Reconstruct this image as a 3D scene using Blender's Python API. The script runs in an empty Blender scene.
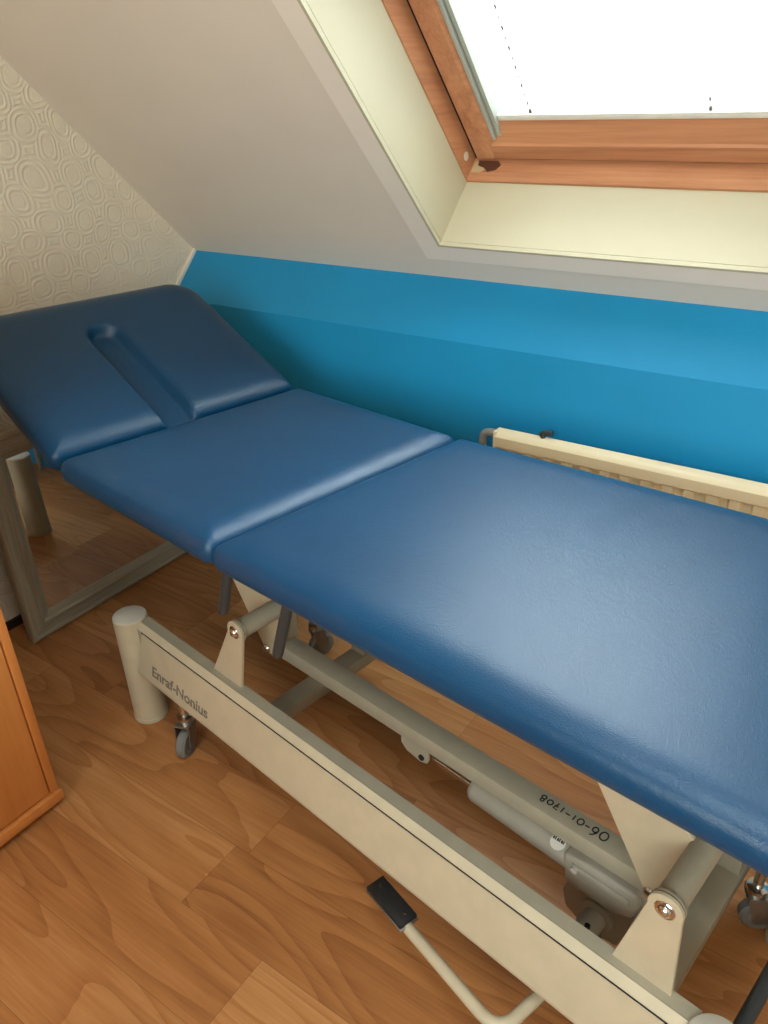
import bpy, bmesh, math, random
from mathutils import Vector, Matrix
random.seed(7)
sc = bpy.context.scene
COL = sc.collection
K = 1.2                      # drawing units -> metres
PI = math.pi
R = math.radians
COUCH_YAW = R(-8.857)
CB = Vector((-0.685, 0.772, 0.0))          # couch base, in couch axes

# ------------------------------------------------------------------ materials
def srgb(r, g, b):
    f = lambda c: (c/255/12.92) if c/255 <= 0.04045 else ((c/255+0.055)/1.055)**2.4
    return (f(r), f(g), f(b), 1.0)

class N:
    """small node helper"""
    def __init__(s, name):
        s.m = bpy.data.materials.new(name); s.m.use_nodes = True
        s.t = s.m.node_tree; s.t.nodes.clear()
        s.out = s.t.nodes.new('ShaderNodeOutputMaterial')
        s.b = s.t.nodes.new('ShaderNodeBsdfPrincipled')
        s.t.links.new(s.b.outputs[0], s.out.inputs[0])
    def n(s, typ, **kw):
        o = s.t.nodes.new(typ)
        for k, v in kw.items():
            if hasattr(o, k): setattr(o, k, v)
        return o
    def put(s, sock, v):
        if hasattr(v, 'links') or isinstance(v, bpy.types.NodeSocket): s.t.links.new(v, sock)
        else: sock.default_value = v
    def math(s, op, a, b=None, c=None):
        o = s.n('ShaderNodeMath'); o.operation = op
        for i, v in enumerate((a, b, c)):
            if v is not None: s.put(o.inputs[i], v)
        return o.outputs[0]
    def coords(s, scale=(1,1,1), loc=(0,0,0), rot=(0,0,0)):
        tc = s.n('ShaderNodeTexCoord'); mp = s.n('ShaderNodeMapping')
        s.t.links.new(tc.outputs['Object'], mp.inputs[0])
        mp.inputs['Scale'].default_value = scale; mp.inputs['Location'].default_value = loc
        mp.inputs['Rotation'].default_value = rot
        return mp.outputs[0]
    def noise(s, vec, scale, detail=3, rough=0.5, dist=0.0):
        o = s.n('ShaderNodeTexNoise'); s.put(o.inputs['Vector'], vec)
        o.inputs['Scale'].default_value = scale; o.inputs['Detail'].default_value = detail
        o.inputs['Roughness'].default_value = rough; o.inputs['Distortion'].default_value = dist
        return o.outputs[0]
    def ramp(s, fac, stops):
        o = s.n('ShaderNodeValToRGB'); s.put(o.inputs[0], fac)
        e = o.color_ramp.elements
        while len(e) < len(stops): e.new(0.5)
        for i, (p, c) in enumerate(stops): e[i].position = p; e[i].color = c
        return o.outputs[0]
    def mix(s, fac, a, b):
        o = s.n('ShaderNodeMix'); o.data_type = 'RGBA'
        s.put(o.inputs[0], fac); s.put(o.inputs[6], a); s.put(o.inputs[7], b)
        return o.outputs[2]
    def bump(s, h, strength=0.2, dist=0.002):
        o = s.n('ShaderNodeBump'); s.put(o.inputs['Height'], h)
        o.inputs['Strength'].default_value = strength; o.inputs['Distance'].default_value = dist
        s.t.links.new(o.outputs[0], s.b.inputs['Normal'])
    def base(s, c): s.put(s.b.inputs['Base Color'], c)
    def set(s, rough=0.5, metal=0.0, spec=0.5):
        s.b.inputs['Roughness'].default_value = rough; s.b.inputs['Metallic'].default_value = metal
        s.b.inputs['Specular IOR Level'].default_value = spec

def paint(name, c, rough=0.6, var=0.06, scale=6, bump=0.08, bscale=90, spec=0.3, bdist=0.002):
    s = N(name); v = s.coords()
    a = tuple(x*(1-var) for x in c[:3])+(1,); b = tuple(min(1, x*(1+var)) for x in c[:3])+(1,)
    s.base(s.ramp(s.noise(v, scale, 4), [(0.3, a), (0.7, b)]))
    s.set(rough, 0, spec)
    if bump: s.bump(s.noise(v, bscale, 3), bump, bdist)
    return s.m

def leather():
    s = N('blue_vinyl'); v = s.coords()
    s.base(s.ramp(s.noise(v, 3.0, 4), [(0.3, srgb(2, 53, 86)), (0.7, srgb(4, 60, 94))]))
    vo = s.n('ShaderNodeTexVoronoi'); vo.feature = 'DISTANCE_TO_EDGE'
    s.put(vo.inputs['Vector'], v); vo.inputs['Scale'].default_value = 330
    fine = s.math('MINIMUM', vo.outputs[0], 0.25)
    wr = s.noise(v, 22, 5, 0.6, 1.8)
    wr = s.math('ABSOLUTE', s.math('SUBTRACT', wr, 0.5))
    wr = s.math('MINIMUM', s.math('MULTIPLY', wr, 9.0), 1.0)
    soft = s.noise(v, 6, 2)
    h = s.math('ADD', s.math('MULTIPLY', fine, 0.9), s.math('ADD', s.math('MULTIPLY', wr, 0.22), s.math('MULTIPLY', soft, 1.2)))
    s.bump(h, 0.35, 0.0015)
    s.set(0.34, 0, 0.42)
    return s.m

def wood(name, dark, light, axis=0, scale=1.0, rough=0.4, contrast=1.0, spec=0.4):
    """fine straight grain along one axis"""
    s = N(name)
    sc3 = [18.0, 18.0, 18.0]; sc3[axis] = 1.3
    v = s.coords(tuple(x*scale for x in sc3))
    n1 = s.noise(v, 1.0, 5, 0.6, 0.6)
    sc4 = [110.0]*3; sc4[axis] = 4
    v2 = s.coords(tuple(x*scale for x in sc4))
    n2 = s.noise(v2, 1.0, 3, 0.6)
    f = s.math('ADD', s.math('MULTIPLY', n1, 0.65), s.math('MULTIPLY', n2, 0.35))
    s.base(s.ramp(f, [(0.5-0.18/contrast, dark), (0.5+0.18/contrast, light)]))
    s.bump(n2, 0.08, 0.001); s.set(rough, 0, spec)
    return s.m

def laminate():
    s = N('beech_laminate'); tc = s.n('ShaderNodeTexCoord')
    sep = s.n('ShaderNodeSeparateXYZ'); s.t.links.new(tc.outputs['Object'], sep.inputs[0])
    x, y = sep.outputs[0], sep.outputs[1]
    W, L = 0.160, 0.92
    yy = s.math('DIVIDE', s.math('ADD', y, 0.055), W)
    row = s.math('FLOOR', yy)
    wn = s.n('ShaderNodeTexWhiteNoise'); wn.noise_dimensions = '1D'; s.put(wn.inputs['W'], row)
    xx = s.math('ADD', s.math('DIVIDE', x, L), s.math('MULTIPLY', wn.outputs[0], 7.3))
    col = s.math('FLOOR', xx)
    idv = s.n('ShaderNodeCombineXYZ'); s.put(idv.inputs[0], row); s.put(idv.inputs[1], col)
    wn2 = s.n('ShaderNodeTexWhiteNoise'); wn2.noise_dimensions = '2D'; s.put(wn2.inputs['Vector'], idv.outputs[0])
    rnd = wn2.outputs[0]
    # cathedral figure: contour lines of a stretched smooth noise
    cx = s.n('ShaderNodeCombineXYZ')
    s.put(cx.inputs[0], s.math('ADD', s.math('MULTIPLY', x, 1.3), s.math('MULTIPLY', rnd, 37.0)))
    s.put(cx.inputs[1], s.math('ADD', s.math('MULTIPLY', y, 7.0), s.math('MULTIPLY', rnd, 91.0)))
    nb = s.noise(cx.outputs[0], 1.0, 1.0, 0.3, 0.15)
    ph = s.math('MULTIPLY', nb, 11.0)
    ring = s.math('FRACT', ph)
    ring = s.math('POWER', ring, 2.2)
    c2 = s.n('ShaderNodeCombineXYZ')
    s.put(c2.inputs[0], s.math('ADD', s.math('MULTIPLY', x, 7.0), s.math('MULTIPLY', rnd, 13.0)))
    s.put(c2.inputs[1], s.math('MULTIPLY', y, 170.0))
    fine = s.noise(c2.outputs[0], 1.0, 3, 0.6)
    c3 = s.n('ShaderNodeCombineXYZ')
    s.put(c3.inputs[0], s.math('ADD', s.math('MULTIPLY', x, 2.0), s.math('MULTIPLY', rnd, 23.0)))
    s.put(c3.inputs[1], s.math('MULTIPLY', y, 30.0))
    mid = s.noise(c3.outputs[0], 1.0, 3, 0.6)
    f = s.math('ADD', s.math('MULTIPLY', ring, 0.19), s.math('MULTIPLY', fine, 0.36))
    f = s.math('ADD', f, s.math('MULTIPLY', mid, 0.35))
    f = s.math('ADD', f, s.math('MULTIPLY', s.math('SUBTRACT', rnd, 0.5), 0.30))
    colr = s.ramp(f, [(0.18, srgb(190, 138, 86)), (0.45, srgb(168, 112, 63)), (0.75, srgb(134, 82, 43))])
    # thin joints
    fy = s.math('FRACT', yy); dy = s.math('MULTIPLY', s.math('MINIMUM', fy, s.math('SUBTRACT', 1.0, fy)), W)
    fx = s.math('FRACT', xx); dx = s.math('MULTIPLY', s.math('MINIMUM', fx, s.math('SUBTRACT', 1.0, fx)), L)
    j = s.math('LESS_THAN', s.math('MINIMUM', dx, dy), 0.0007)
    s.base(s.mix(s.math('MULTIPLY', j, 0.45), colr, srgb(70, 38, 18)))
    s.bump(fine, 0.04, 0.001); s.set(0.42, 0, 0.35)
    return s.m

def wallpaper():
    s = N('embossed_wallpaper'); tc = s.n('ShaderNodeTexCoord')
    sep = s.n('ShaderNodeSeparateXYZ'); s.t.links.new(tc.outputs['Object'], sep.inputs[0])
    y, z = sep.outputs[1], sep.outputs[2]
    wz1 = s.n('ShaderNodeTexNoise'); s.put(wz1.inputs['Vector'], tc.outputs['Object']); wz1.inputs['Scale'].default_value = 6.0; wz1.inputs['Detail'].default_value = 0.5
    sw = s.n('ShaderNodeSeparateColor'); s.t.links.new(wz1.outputs[1], sw.inputs[0])
    y = s.math('MULTIPLY_ADD', s.math('SUBTRACT', sw.outputs[0], 0.5), 0.06, y); z = s.math('MULTIPLY_ADD', s.math('SUBTRACT', sw.outputs[1], 0.5), 0.06, z)
    P = 0.120
    nz = s.noise(tc.outputs['Object'], 9, 2)
    wob = s.math('MULTIPLY', s.math('SUBTRACT', nz, 0.5), 0.12)
    def cell(oy, oz):
        a = s.math('SUBTRACT', s.math('FRACT', s.math('ADD', s.math('DIVIDE', y, P), oy)), 0.5)
        b = s.math('SUBTRACT', s.math('FRACT', s.math('ADD', s.math('DIVIDE', z, P), oz)), 0.5)
        a = s.math('ABSOLUTE', a); b = s.math('ABSOLUTE', b)
        a3 = s.math('POWER', a, 2.7); b3 = s.math('POWER', b, 2.7)
        return s.math('POWER', s.math('ADD', a3, b3), 1/2.7)
    A, B = cell(0, 0), cell(0.5, 0.42)
    d = s.math('ADD', s.math('MINIMUM', A, s.math('ADD', B, 0.04)), s.math('MULTIPLY', wob, 0.25))
    r = s.math('SINE', s.math('MULTIPLY', d, 2*PI*9.5))
    core = s.math('GREATER_THAN', d, 0.15)
    r = s.math('MULTIPLY', s.math('POWER', s.math('MULTIPLY_ADD', r, 0.5, 0.5), 1.8), core)
    h = s.math('ADD', r, s.math('MULTIPLY', s.noise(tc.outputs['Object'], 160, 2), 0.5))
    s.base(s.ramp(s.noise(tc.outputs['Object'], 3, 3), [(0.3, srgb(228, 220, 200)), (0.7, srgb(234, 227, 210))]))
    s.bump(h, 0.50, 0.003); s.set(0.7, 0, 0.25)
    return s.m

def simple(name, c, rough=0.5, metal=0.0, spec=0.5, bump=0.0, bscale=200):
    s = N(name); v = s.coords()
    a = tuple(x*0.93 for x in c[:3])+(1,)
    s.base(s.ramp(s.noise(v, 25, 3), [(0.35, a), (0.65, c)]))
    s.set(rough, metal, spec)
    if bump: s.bump(s.noise(v, bscale, 2), bump, 0.0006)
    return s.m

def glass_mat():
    s = N('window_glass'); t = s.t
    tr = s.n('ShaderNodeBsdfTransparent'); gl = s.n('ShaderNodeBsdfGlossy'); gl.inputs['Roughness'].default_value = 0.02
    fr = s.n('ShaderNodeFresnel'); fr.inputs[0].default_value = 1.45
    nz = s.noise(s.coords(), 4, 2)
    tr.inputs[0].default_value = (0.94, 0.97, 0.96, 1)
    mx = s.n('ShaderNodeMixShader')
    t.links.new(s.math('MULTIPLY', fr.outputs[0], s.math('ADD', 0.9, s.math('MULTIPLY', nz, 0.1))), mx.inputs[0])
    t.links.new(tr.outputs[0], mx.inputs[1]); t.links.new(gl.outputs[0], mx.inputs[2])
    t.links.new(mx.outputs[0], s.out.inputs[0]); return s.m

def blind_mat():
    s = N('pleated_blind_cloth'); t = s.t
    tr = s.n('ShaderNodeBsdfTransparent'); tl = s.n('ShaderNodeBsdfTranslucent'); df = s.n('ShaderNodeBsdfDiffuse')
    nz = s.ramp(s.noise(s.coords(), 60, 2), [(0.3, (0.80, 0.82, 0.81, 1)), (0.7, (0.84, 0.85, 0.84, 1))])
    t.links.new(nz, tl.inputs[0]); t.links.new(nz, df.inputs[0])
    m1 = s.n('ShaderNodeMixShader'); m1.inputs[0].default_value = 0.35
    t.links.new(tl.outputs[0], m1.inputs[1]); t.links.new(df.outputs[0], m1.inputs[2])
    m2 = s.n('ShaderNodeMixShader'); m2.inputs[0].default_value = 0.45
    t.links.new(tr.outputs[0], m2.inputs[1]); t.links.new(m1.outputs[0], m2.inputs[2])
    t.links.new(m2.outputs[0], s.out.inputs[0]); return s.m

def mirror_mat():
    s = N('mirror_silver'); nz = s.noise(s.coords(), 3, 2)
    s.base(s.ramp(nz, [(0.3, (0.80, 0.80, 0.77, 1)), (0.7, (0.84, 0.83, 0.80, 1))])); s.set(0.015, 1.0); return s.m

def lamp_mat(e):
    s = N('lamp_diffuser'); s.base((0.9, 0.88, 0.8, 1)); s.b.inputs['Emission Color'].default_value = (1, 0.86, 0.66, 1)
    s.b.inputs['Emission Strength'].default_value = e; s.noise(s.coords(), 5); return s.m

M = dict(
    leather=leather(), floor=laminate(), paper=wallpaper(),
    ceil=paint('ceiling_paint', srgb(224, 216, 204), 0.8, 0.02, 4, 0.25, 140, 0.2, 0.0015),
    blue=paint('blue_wall_paint', srgb(20, 142, 198), 0.5, 0.04, 3, 0.25, 60, 0.4, 0.002),
    reveal=paint('cream_gloss_paint', srgb(194, 189, 164), 0.45, 0.02, 3, 0.05, 30, 0.4),
    trim=paint('white_trim_paint', srgb(238, 231, 220), 0.5, 0.02, 5, 0.05, 60, 0.4),
    white=paint('white_wall_paint', srgb(232, 222, 206), 0.85, 0.02, 3, 0.1, 90, 0.2),
    pine=wood('stained_pine', srgb(160, 104, 76), srgb(208, 152, 112), 0, 1.0, 0.35, 0.9),
    pine_up=wood('stained_pine_upright', srgb(160, 104, 76), srgb(208, 152, 112), 1, 1.0, 0.35, 0.9),
    stain=simple('dark_water_stain', srgb(84, 50, 34), 0.5),
    raw=simple('bare_weathered_wood', srgb(190, 168, 132), 0.8),
    cab=wood('pear_veneer', srgb(190, 116, 54), srgb(216, 144, 78), 2, 0.8, 0.4, 0.8),
    cabedge=wood('pear_veneer_edge', srgb(186, 112, 52), srgb(208, 136, 72), 2, 0.8, 0.45, 0.8),
    mframe=wood('limed_wood', srgb(136, 127, 106), srgb(184, 174, 150), 1, 1.6, 0.6, 0.9),
    mframe_up=wood('limed_wood_upright', srgb(136, 127, 106), srgb(184, 174, 150), 2, 1.6, 0.6, 0.9),
    mirror=mirror_mat(), glass=glass_mat(), blind=blind_mat(),
    cream=simple('cream_powder_coat', srgb(184, 171, 144), 0.45, 0, 0.4, 0.12, 500),
    greyc=simple('grey_cream_powder_coat', srgb(154, 146, 126), 0.5, 0, 0.4, 0.12, 500),
    cap=simple('grey_plastic_cap', srgb(184, 178, 164), 0.5),
    rubber=simple('black_rubber', srgb(26, 25, 24), 0.55, 0, 0.4, 0.2, 700),
    darktube=simple('dark_grey_tube', srgb(62, 67, 70), 0.4, 0.2),
    steel=simple('chromed_steel', srgb(220, 220, 218), 0.15, 1.0),
    zinc=simple('zinc_plated_steel', srgb(150, 148, 142), 0.35, 0.9),
    wheel=simple('grey_caster_rubber', srgb(112, 110, 104), 0.6),
    hub=simple('grey_caster_hub', srgb(140, 136, 128), 0.5),
    black=simple('black_hole', srgb(16, 15, 14), 0.8),
    motor=simple('grey_actuator_plastic', srgb(150, 144, 130), 0.5, 0, 0.4, 0.1, 400),
    label=simple('silver_sticker', srgb(206, 202, 190), 0.4),
    ink=simple('black_marker_ink', srgb(22, 22, 26), 0.6),
    letter=simple('grey_lettering', srgb(112, 104, 92), 0.6),
    board=simple('dark_base_board', srgb(44, 40, 38), 0.8),
    radiator=paint('cream_radiator_enamel', srgb(236, 222, 186), 0.35, 0.015, 8, 0.0, 60, 0.5),
    pipe=simple('grey_painted_pipe', srgb(150, 148, 140), 0.45),
    alu=simple('white_blind_rail', srgb(228, 230, 226), 0.4),
    seal=simple('grey_window_gasket', srgb(168, 176, 170), 0.5),
    cord=simple('grey_blind_cord', srgb(96, 96, 92), 0.8),
    wall_gap=simple('wall_gap_shade', srgb(48, 34, 24), 0.7),  # dark colour standing for shade in the gap below the wall
    plug=simple('white_plastic_plug', srgb(226, 220, 206), 0.4),
)

# ------------------------------------------------------------------ mesh tools
def new(): return bmesh.new()
def join(dst, src, mat=None):
    """append bmesh src to dst"""
    if mat is not None: bmesh.ops.transform(src, matrix=mat, verts=src.verts)
    me = bpy.data.meshes.new('tmp'); src.to_mesh(me); src.free(); dst.from_mesh(me); bpy.data.meshes.remove(me)
    return dst
def box(x0, x1, y0, y1, z0, z1, bev=0.0, seg=2):
    bm = new(); bmesh.ops.create_cube(bm, size=1)
    for v in bm.verts:
        v.co = Vector(((x0+x1)/2+v.co.x*(x1-x0), (y0+y1)/2+v.co.y*(y1-y0), (z0+z1)/2+v.co.z*(z1-z0)))
    if bev: bmesh.ops.bevel(bm, geom=bm.edges[:], offset=bev, segments=seg, profile=0.5, affect='EDGES')
    return bm
def prism(pts, ax, a, b, bev=0.0, seg=2):
    """polygon pts (2-D, in the two axes other than ax, in xyz order) extruded from a to b along ax"""
    bm = new()
    def mk(p, t):
        if ax == 0: return (t, p[0], p[1])
        if ax == 1: return (p[0], t, p[1])
        return (p[0], p[1], t)
    va = [bm.verts.new(mk(p, a)) for p in pts]; vb = [bm.verts.new(mk(p, b)) for p in pts]
    n = len(pts)
    bm.faces.new(va); bm.faces.new(vb[::-1])
    for i in range(n): bm.faces.new((va[i], vb[i], vb[(i+1) % n], va[(i+1) % n]))
    bmesh.ops.recalc_face_normals(bm, faces=bm.faces[:])
    if bev: bmesh.ops.bevel(bm, geom=bm.edges[:], offset=bev, segments=seg, profile=0.5, affect='EDGES')
    return bm
def lathe(prof, p0, p1, n=32):
    """profile [(r, t)] with t along the axis p0 -> p1 in units"""
    p0 = Vector(p0); d = (Vector(p1)-p0).normalized()
    q = Vector((0, 0, 1)).rotation_difference(d).to_matrix()
    bm = new(); rings = []
    for r, t in prof:
        if r < 1e-6: rings.append([bm.verts.new(p0+q @ Vector((0, 0, t)))])
        else: rings.append([bm.verts.new(p0+q @ Vector((r*math.cos(2*PI*i/n), r*math.sin(2*PI*i/n), t))) for i in range(n)])
    for a, b in zip(rings, rings[1:]):
        for i in range(n):
            j = (i+1) % n
            if len(a) == 1 and len(b) == 1: continue
            if len(a) == 1: bm.faces.new((a[0], b[i], b[j]))
            elif len(b) == 1: bm.faces.new((a[i], a[j], b[0]))
            else: bm.faces.new((a[i], a[j], b[j], b[i]))
    for rg, fl in ((rings[0], True), (rings[-1], False)):
        if len(rg) > 1: bm.faces.new(rg[::-1] if fl else rg)
    bmesh.ops.recalc_face_normals(bm, faces=bm.faces[:])
    return bm
def cyl(p0, p1, r, n=24, bev=0.0):
    L = (Vector(p1)-Vector(p0)).length
    if bev: return lathe([(0, 0), (r-bev, 0), (r-bev*0.3, bev*0.3), (r, bev), (r, L-bev), (r-bev*0.3, L-bev*0.3), (r-bev, L), (0, L)], p0, p1, n)
    return lathe([(0, 0), (r, 0), (r, L), (0, L)], p0, p1, n)
def smooth_path(pts, rad, k=8):
    """polyline with rounded corners of radius rad"""
    P = [Vector(p) for p in pts]; out = [P[0]]
    for a, b, c in zip(P, P[1:], P[2:]):
        d0 = (a-b); d1 = (c-b); l = min(rad, d0.length*0.49, d1.length*0.49)
        s = b+d0.normalized()*l; e = b+d1.normalized()*l
        for i in range(k+1):
            t = i/k; out.append(s*(1-t)**2+b*2*t*(1-t)+e*t*t)
    out.append(P[-1]); return out
def tube(pts, r, n=16, caps=True):
    P = [Vector(p) for p in pts]; bm = new(); rings = []
    t0 = (P[1]-P[0]).normalized(); up = Vector((0, 0, 1)) if abs(t0.z) < 0.9 else Vector((1, 0, 0))
    u = t0.cross(up).normalized()
    for i, p in enumerate(P):
        t = ((P[min(i+1, len(P)-1)]-P[max(i-1, 0)])).normalized()
        u = (u-t*u.dot(t)).normalized(); w = t.cross(u)
        rings.append([bm.verts.new(p+(u*math.cos(2*PI*k/n)+w*math.sin(2*PI*k/n))*r) for k in range(n)])
    for a, b in zip(rings, rings[1:]):
        for i in range(n): bm.faces.new((a[i], a[(i+1) % n], b[(i+1) % n], b[i]))
    if caps: bm.faces.new(rings[0][::-1]); bm.faces.new(rings[-1])
    bmesh.ops.recalc_face_normals(bm, faces=bm.faces[:])
    return bm

def finish(o, smooth=True, ang=35):
    me = o.data
    if smooth:
        me.polygons.foreach_set('use_smooth', [True]*len(me.polygons))
        try: me.set_sharp_from_angle(angle=R(ang))
        except Exception: pass
def obj(name, bm, mat, parent=None, base=(0, 0, 0), label=None, smooth=True, ang=35):
    """one mesh object; bm is in drawing units in the thing's axes, base = origin of that thing"""
    base = Vector(base)
    bmesh.ops.translate(bm, vec=-base, verts=bm.verts)
    bmesh.ops.scale(bm, vec=(K, K, K), verts=bm.verts)
    me = bpy.data.meshes.new(name); bm.to_mesh(me); bm.free()
    o = bpy.data.objects.new(name, me); COL.objects.link(o)
    me.materials.append(mat); finish(o, smooth, ang)
    if parent: o.parent = parent
    else: o.location = base*K
    if label: o['label'] = label
    return o
def empty(name, base, rz=0, label=None, cat=None, kind=None):
    o = bpy.data.objects.new(name, None); COL.objects.link(o)
    o.location = Vector(base)*K; o.rotation_euler = (0, 0, rz); o.empty_display_size = 0.1
    if label: o['label'] = label
    if cat: o['category'] = cat
    if kind: o['kind'] = kind
    return o
def struct(name, bm, mat, base=(0, 0, 0), label=None, cat=None, **kw):
    o = obj(name, bm, mat, None, base, label, **kw); o['kind'] = 'structure'
    if cat: o['category'] = cat
    return o

# ------------------------------------------------------------------ room
XL, XR, YB, ZC = -1.76, 1.30, -1.35, 2.02
SL = R(45.3)
E0 = Vector((0, 1.60, 0.818))                    # where the ceiling slope meets the blue ledge
UP = Vector((0, -math.cos(SL), math.sin(SL))); OUT = Vector((0, math.sin(SL), math.cos(SL)))
YK, ZK = 1.49, 0.706                             # top front edge of the knee wall
TTOP = (ZC-0.818)/math.sin(SL)
def slope(x, t, d=0.0): return Vector((x, 0, 0))+E0+UP*t+OUT*d
SM = Matrix(((1, 0, 0, 0), (0, UP.y, OUT.y, E0.y), (0, UP.z, OUT.z, E0.z), (0, 0, 0, 1)))   # (x, t, d) -> room

struct('floor', box(XL-0.1, XR+0.1, YB-0.1, YK+0.1, -0.05, 0), M['floor'], label='beech laminate floor boards', cat='floor')
yt = E0.y+UP.y*TTOP
struct('wall_left', prism([(YB, 0), (YK, 0), (YK, ZK), (1.60, 0.818), (yt, ZC), (YB, ZC)], 0, XL-0.06, XL), M['paper'],
       label='cream wallpaper wall with embossed looping lines', cat='wall')
struct('wall_eave', prism([(YK, 0), (YK+0.06, 0), (YK+0.06, ZK-0.02), (1.66, 0.818), (1.60, 0.818), (YK, ZK)], 0, XL-0.06, XR+0.06), M['blue'],
       label='low blue painted knee wall with sloping ledge', cat='wall', smooth=False)
struct('wall_right', prism([(YB, 0), (YK, 0), (YK, ZK), (1.60, 0.818), (yt, ZC), (YB, ZC)], 0, XR, XR+0.06), M['white'])
BX0, BX1, BZ0, BZ1 = -0.55, 0.95, 0.90, 1.95
bm = new()
for a, b, c, d in ((XL-0.06, BX0, 0, ZC), (BX1, XR+0.06, 0, ZC), (BX0, BX1, 0, BZ0), (BX0, BX1, BZ1, ZC)): join(bm, box(a, b, YB-0.06, YB, c, d))
struct('wall_back', bm, M['white'], smooth=False, label='white wall behind the viewer with an added window opening', cat='wall')
w2b = ((BX0+BX1)/2, YB-0.03, BZ0)
win2 = empty('added_window', w2b, 0, 'added unseen window behind the viewer that lights the room', 'window', 'structure')  # added out of view and sized to brighten the room
bm = new()
for a, b, c, d in ((BX0, BX0+0.045, BZ0, BZ1), (BX1-0.045, BX1, BZ0, BZ1), (BX0+0.045, BX1-0.045, BZ0, BZ0+0.045), (BX0+0.045, BX1-0.045, BZ1-0.045, BZ1)): join(bm, box(a, b, YB-0.05, YB-0.01, c, d))
obj('added_window_frame', bm, M['trim'], win2, w2b, smooth=False)
obj('glass_pane', box(BX0+0.03, BX1-0.03, YB-0.034, YB-0.030, BZ0+0.03, BZ1-0.03), M['glass'], win2, w2b, smooth=False)
OX0, OX1, OY0, OY1 = -0.50, 0.30, -0.14, 0.36
bm = new()
for a, b, c, d in ((XL-0.06, OX0, YB-0.06, yt+0.02), (OX1, XR+0.06, YB-0.06, yt+0.02), (OX0, OX1, YB-0.06, OY0), (OX0, OX1, OY1, yt+0.02)): join(bm, box(a, b, c, d, ZC, ZC+0.06))
struct('ceiling', bm, M['ceil'], smooth=False, label='flat white ceiling above the viewer', cat='ceiling')
w3b = ((OX0+OX1)/2, (OY0+OY1)/2, ZC+0.03)
win3 = empty('added_skylight', w3b, 0, 'added unseen skylight above the viewer that lights the room', 'window', 'structure')  # added overhead, out of view, to light wallpaper and front floor
bm = new()
for a, b, c, d in ((OX0, OX0+0.04, OY0, OY1), (OX1-0.04, OX1, OY0, OY1), (OX0+0.04, OX1-0.04, OY0, OY0+0.04), (OX0+0.04, OX1-0.04, OY1-0.04, OY1)): join(bm, box(a, b, c, d, ZC+0.01, ZC+0.05))
obj('added_window_frame', bm, M['trim'], win3, w3b, smooth=False)
obj('glass_pane', box(OX0+0.03, OX1-0.03, OY0+0.03, OY1-0.03, ZC+0.030, ZC+0.034), M['glass'], win3, w3b, smooth=False)
# sloped ceiling with the roof-window hole
WX0, WX1, WT0, WT1 = -0.886, -0.100, 0.139, 1.20
DR = 0.150
bm = new()
for a, b, c, d in ((XL-0.06, WX0-0.012, -0.0, TTOP+0.03), (WX1+0.012, XR+0.06, -0.0, TTOP+0.03), (WX0-0.012, WX1+0.012, -0.0, WT0-0.012), (WX0-0.012, WX1+0.012, WT1+0.012, TTOP+0.03)):
    join(bm, box(a, b, c, d, 0, 0.05), SM)
struct('ceiling_slope', bm, M['ceil'], smooth=False, label='sloped plain off-white ceiling', cat='ceiling')
# reveal lining
bm = new()
th = 0.02
for a, b, c, d in ((WX0-th, WX0, WT0-th, WT1+th), (WX1, WX1+th, WT0-th, WT1+th), (WX0, WX1, WT0-th, WT0), (WX0, WX1, WT1, WT1+th)):
    join(bm, box(a, b, c, d, -0.0015, DR+0.09), SM)
reveal = struct('trim_1', bm, M['reveal'], smooth=False, label='cream painted reveal lining the roof window opening', cat='trim')
# flat architrave round the opening on the ceiling
def ringframe(x0, x1, t0, t1, w, d0, d1, bev=0.002, wl=None):
    """mitred frame of four boards"""
    bm = new()
    o = [(x0-w, t0-w), (x1+w, t0-w), (x1+w, t1+w), (x0-w, t1+w)]; i = [(x0, t0), (x1, t0), (x1, t1), (x0, t1)]
    for k in range(4):
        q = (k+1) % 4
        join(bm, prism([o[k], o[q], i[q], i[k]], 2, d0, d1))
    bmesh.ops.remove_doubles(bm, verts=bm.verts, dist=1e-5)
    return bm
bm = new()
join(bm, ringframe(WX0-0.002, WX1+0.002, WT0-0.002, WT1+0.002, 0.0535, -0.010, -0.0005), SM)
struct('trim_2', bm, M['trim'], smooth=False, label='flat white architrave around the roof window opening', cat='trim')
bm = join(new(), ringframe(WX0+0.0005, WX1-0.0005, WT0+0.0005, WT1-0.0005, 0.006, -0.012, -0.003), SM)
struct('trim_3', bm, M['reveal'], smooth=False, label='thin inner bead of the roof window architrave', cat='trim')
# unpainted strip where the blue ledge meets the wallpaper
bm = prism([(1.604, 0.822), (1.488, 0.704), (1.482, 0.710), (1.598, 0.828)], 0, XL, XL+0.008)
struct('trim_4', bm, M['trim'], label='thin cream strip where ledge meets wallpaper', cat='trim')
struct('wall_gap_strip', box(XL, XL+0.010, YB, YK, 0, 0.022), M['wall_gap'], label='low dark skirting for the gap under the wallpaper', cat='shade_strip')  # dark strip painted in as the shaded gap at the wall foot

# ------------------------------------------------------------------ roof window
wb = slope((WX0+WX1)/2, WT0, DR)
win = empty('window_1', wb, 0, 'pine roof window set in the sloped ceiling', 'window', 'structure')
def wobj(name, bm, mat, parent=win, label=None, **kw): return obj(name, join(new(), bm, SM), mat, parent, wb, label, **kw)
FD = 0.192                                       # depth of the sash face
fx0, fx1, ft0, ft1 = WX0, WX1, WT0, WT1
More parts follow.
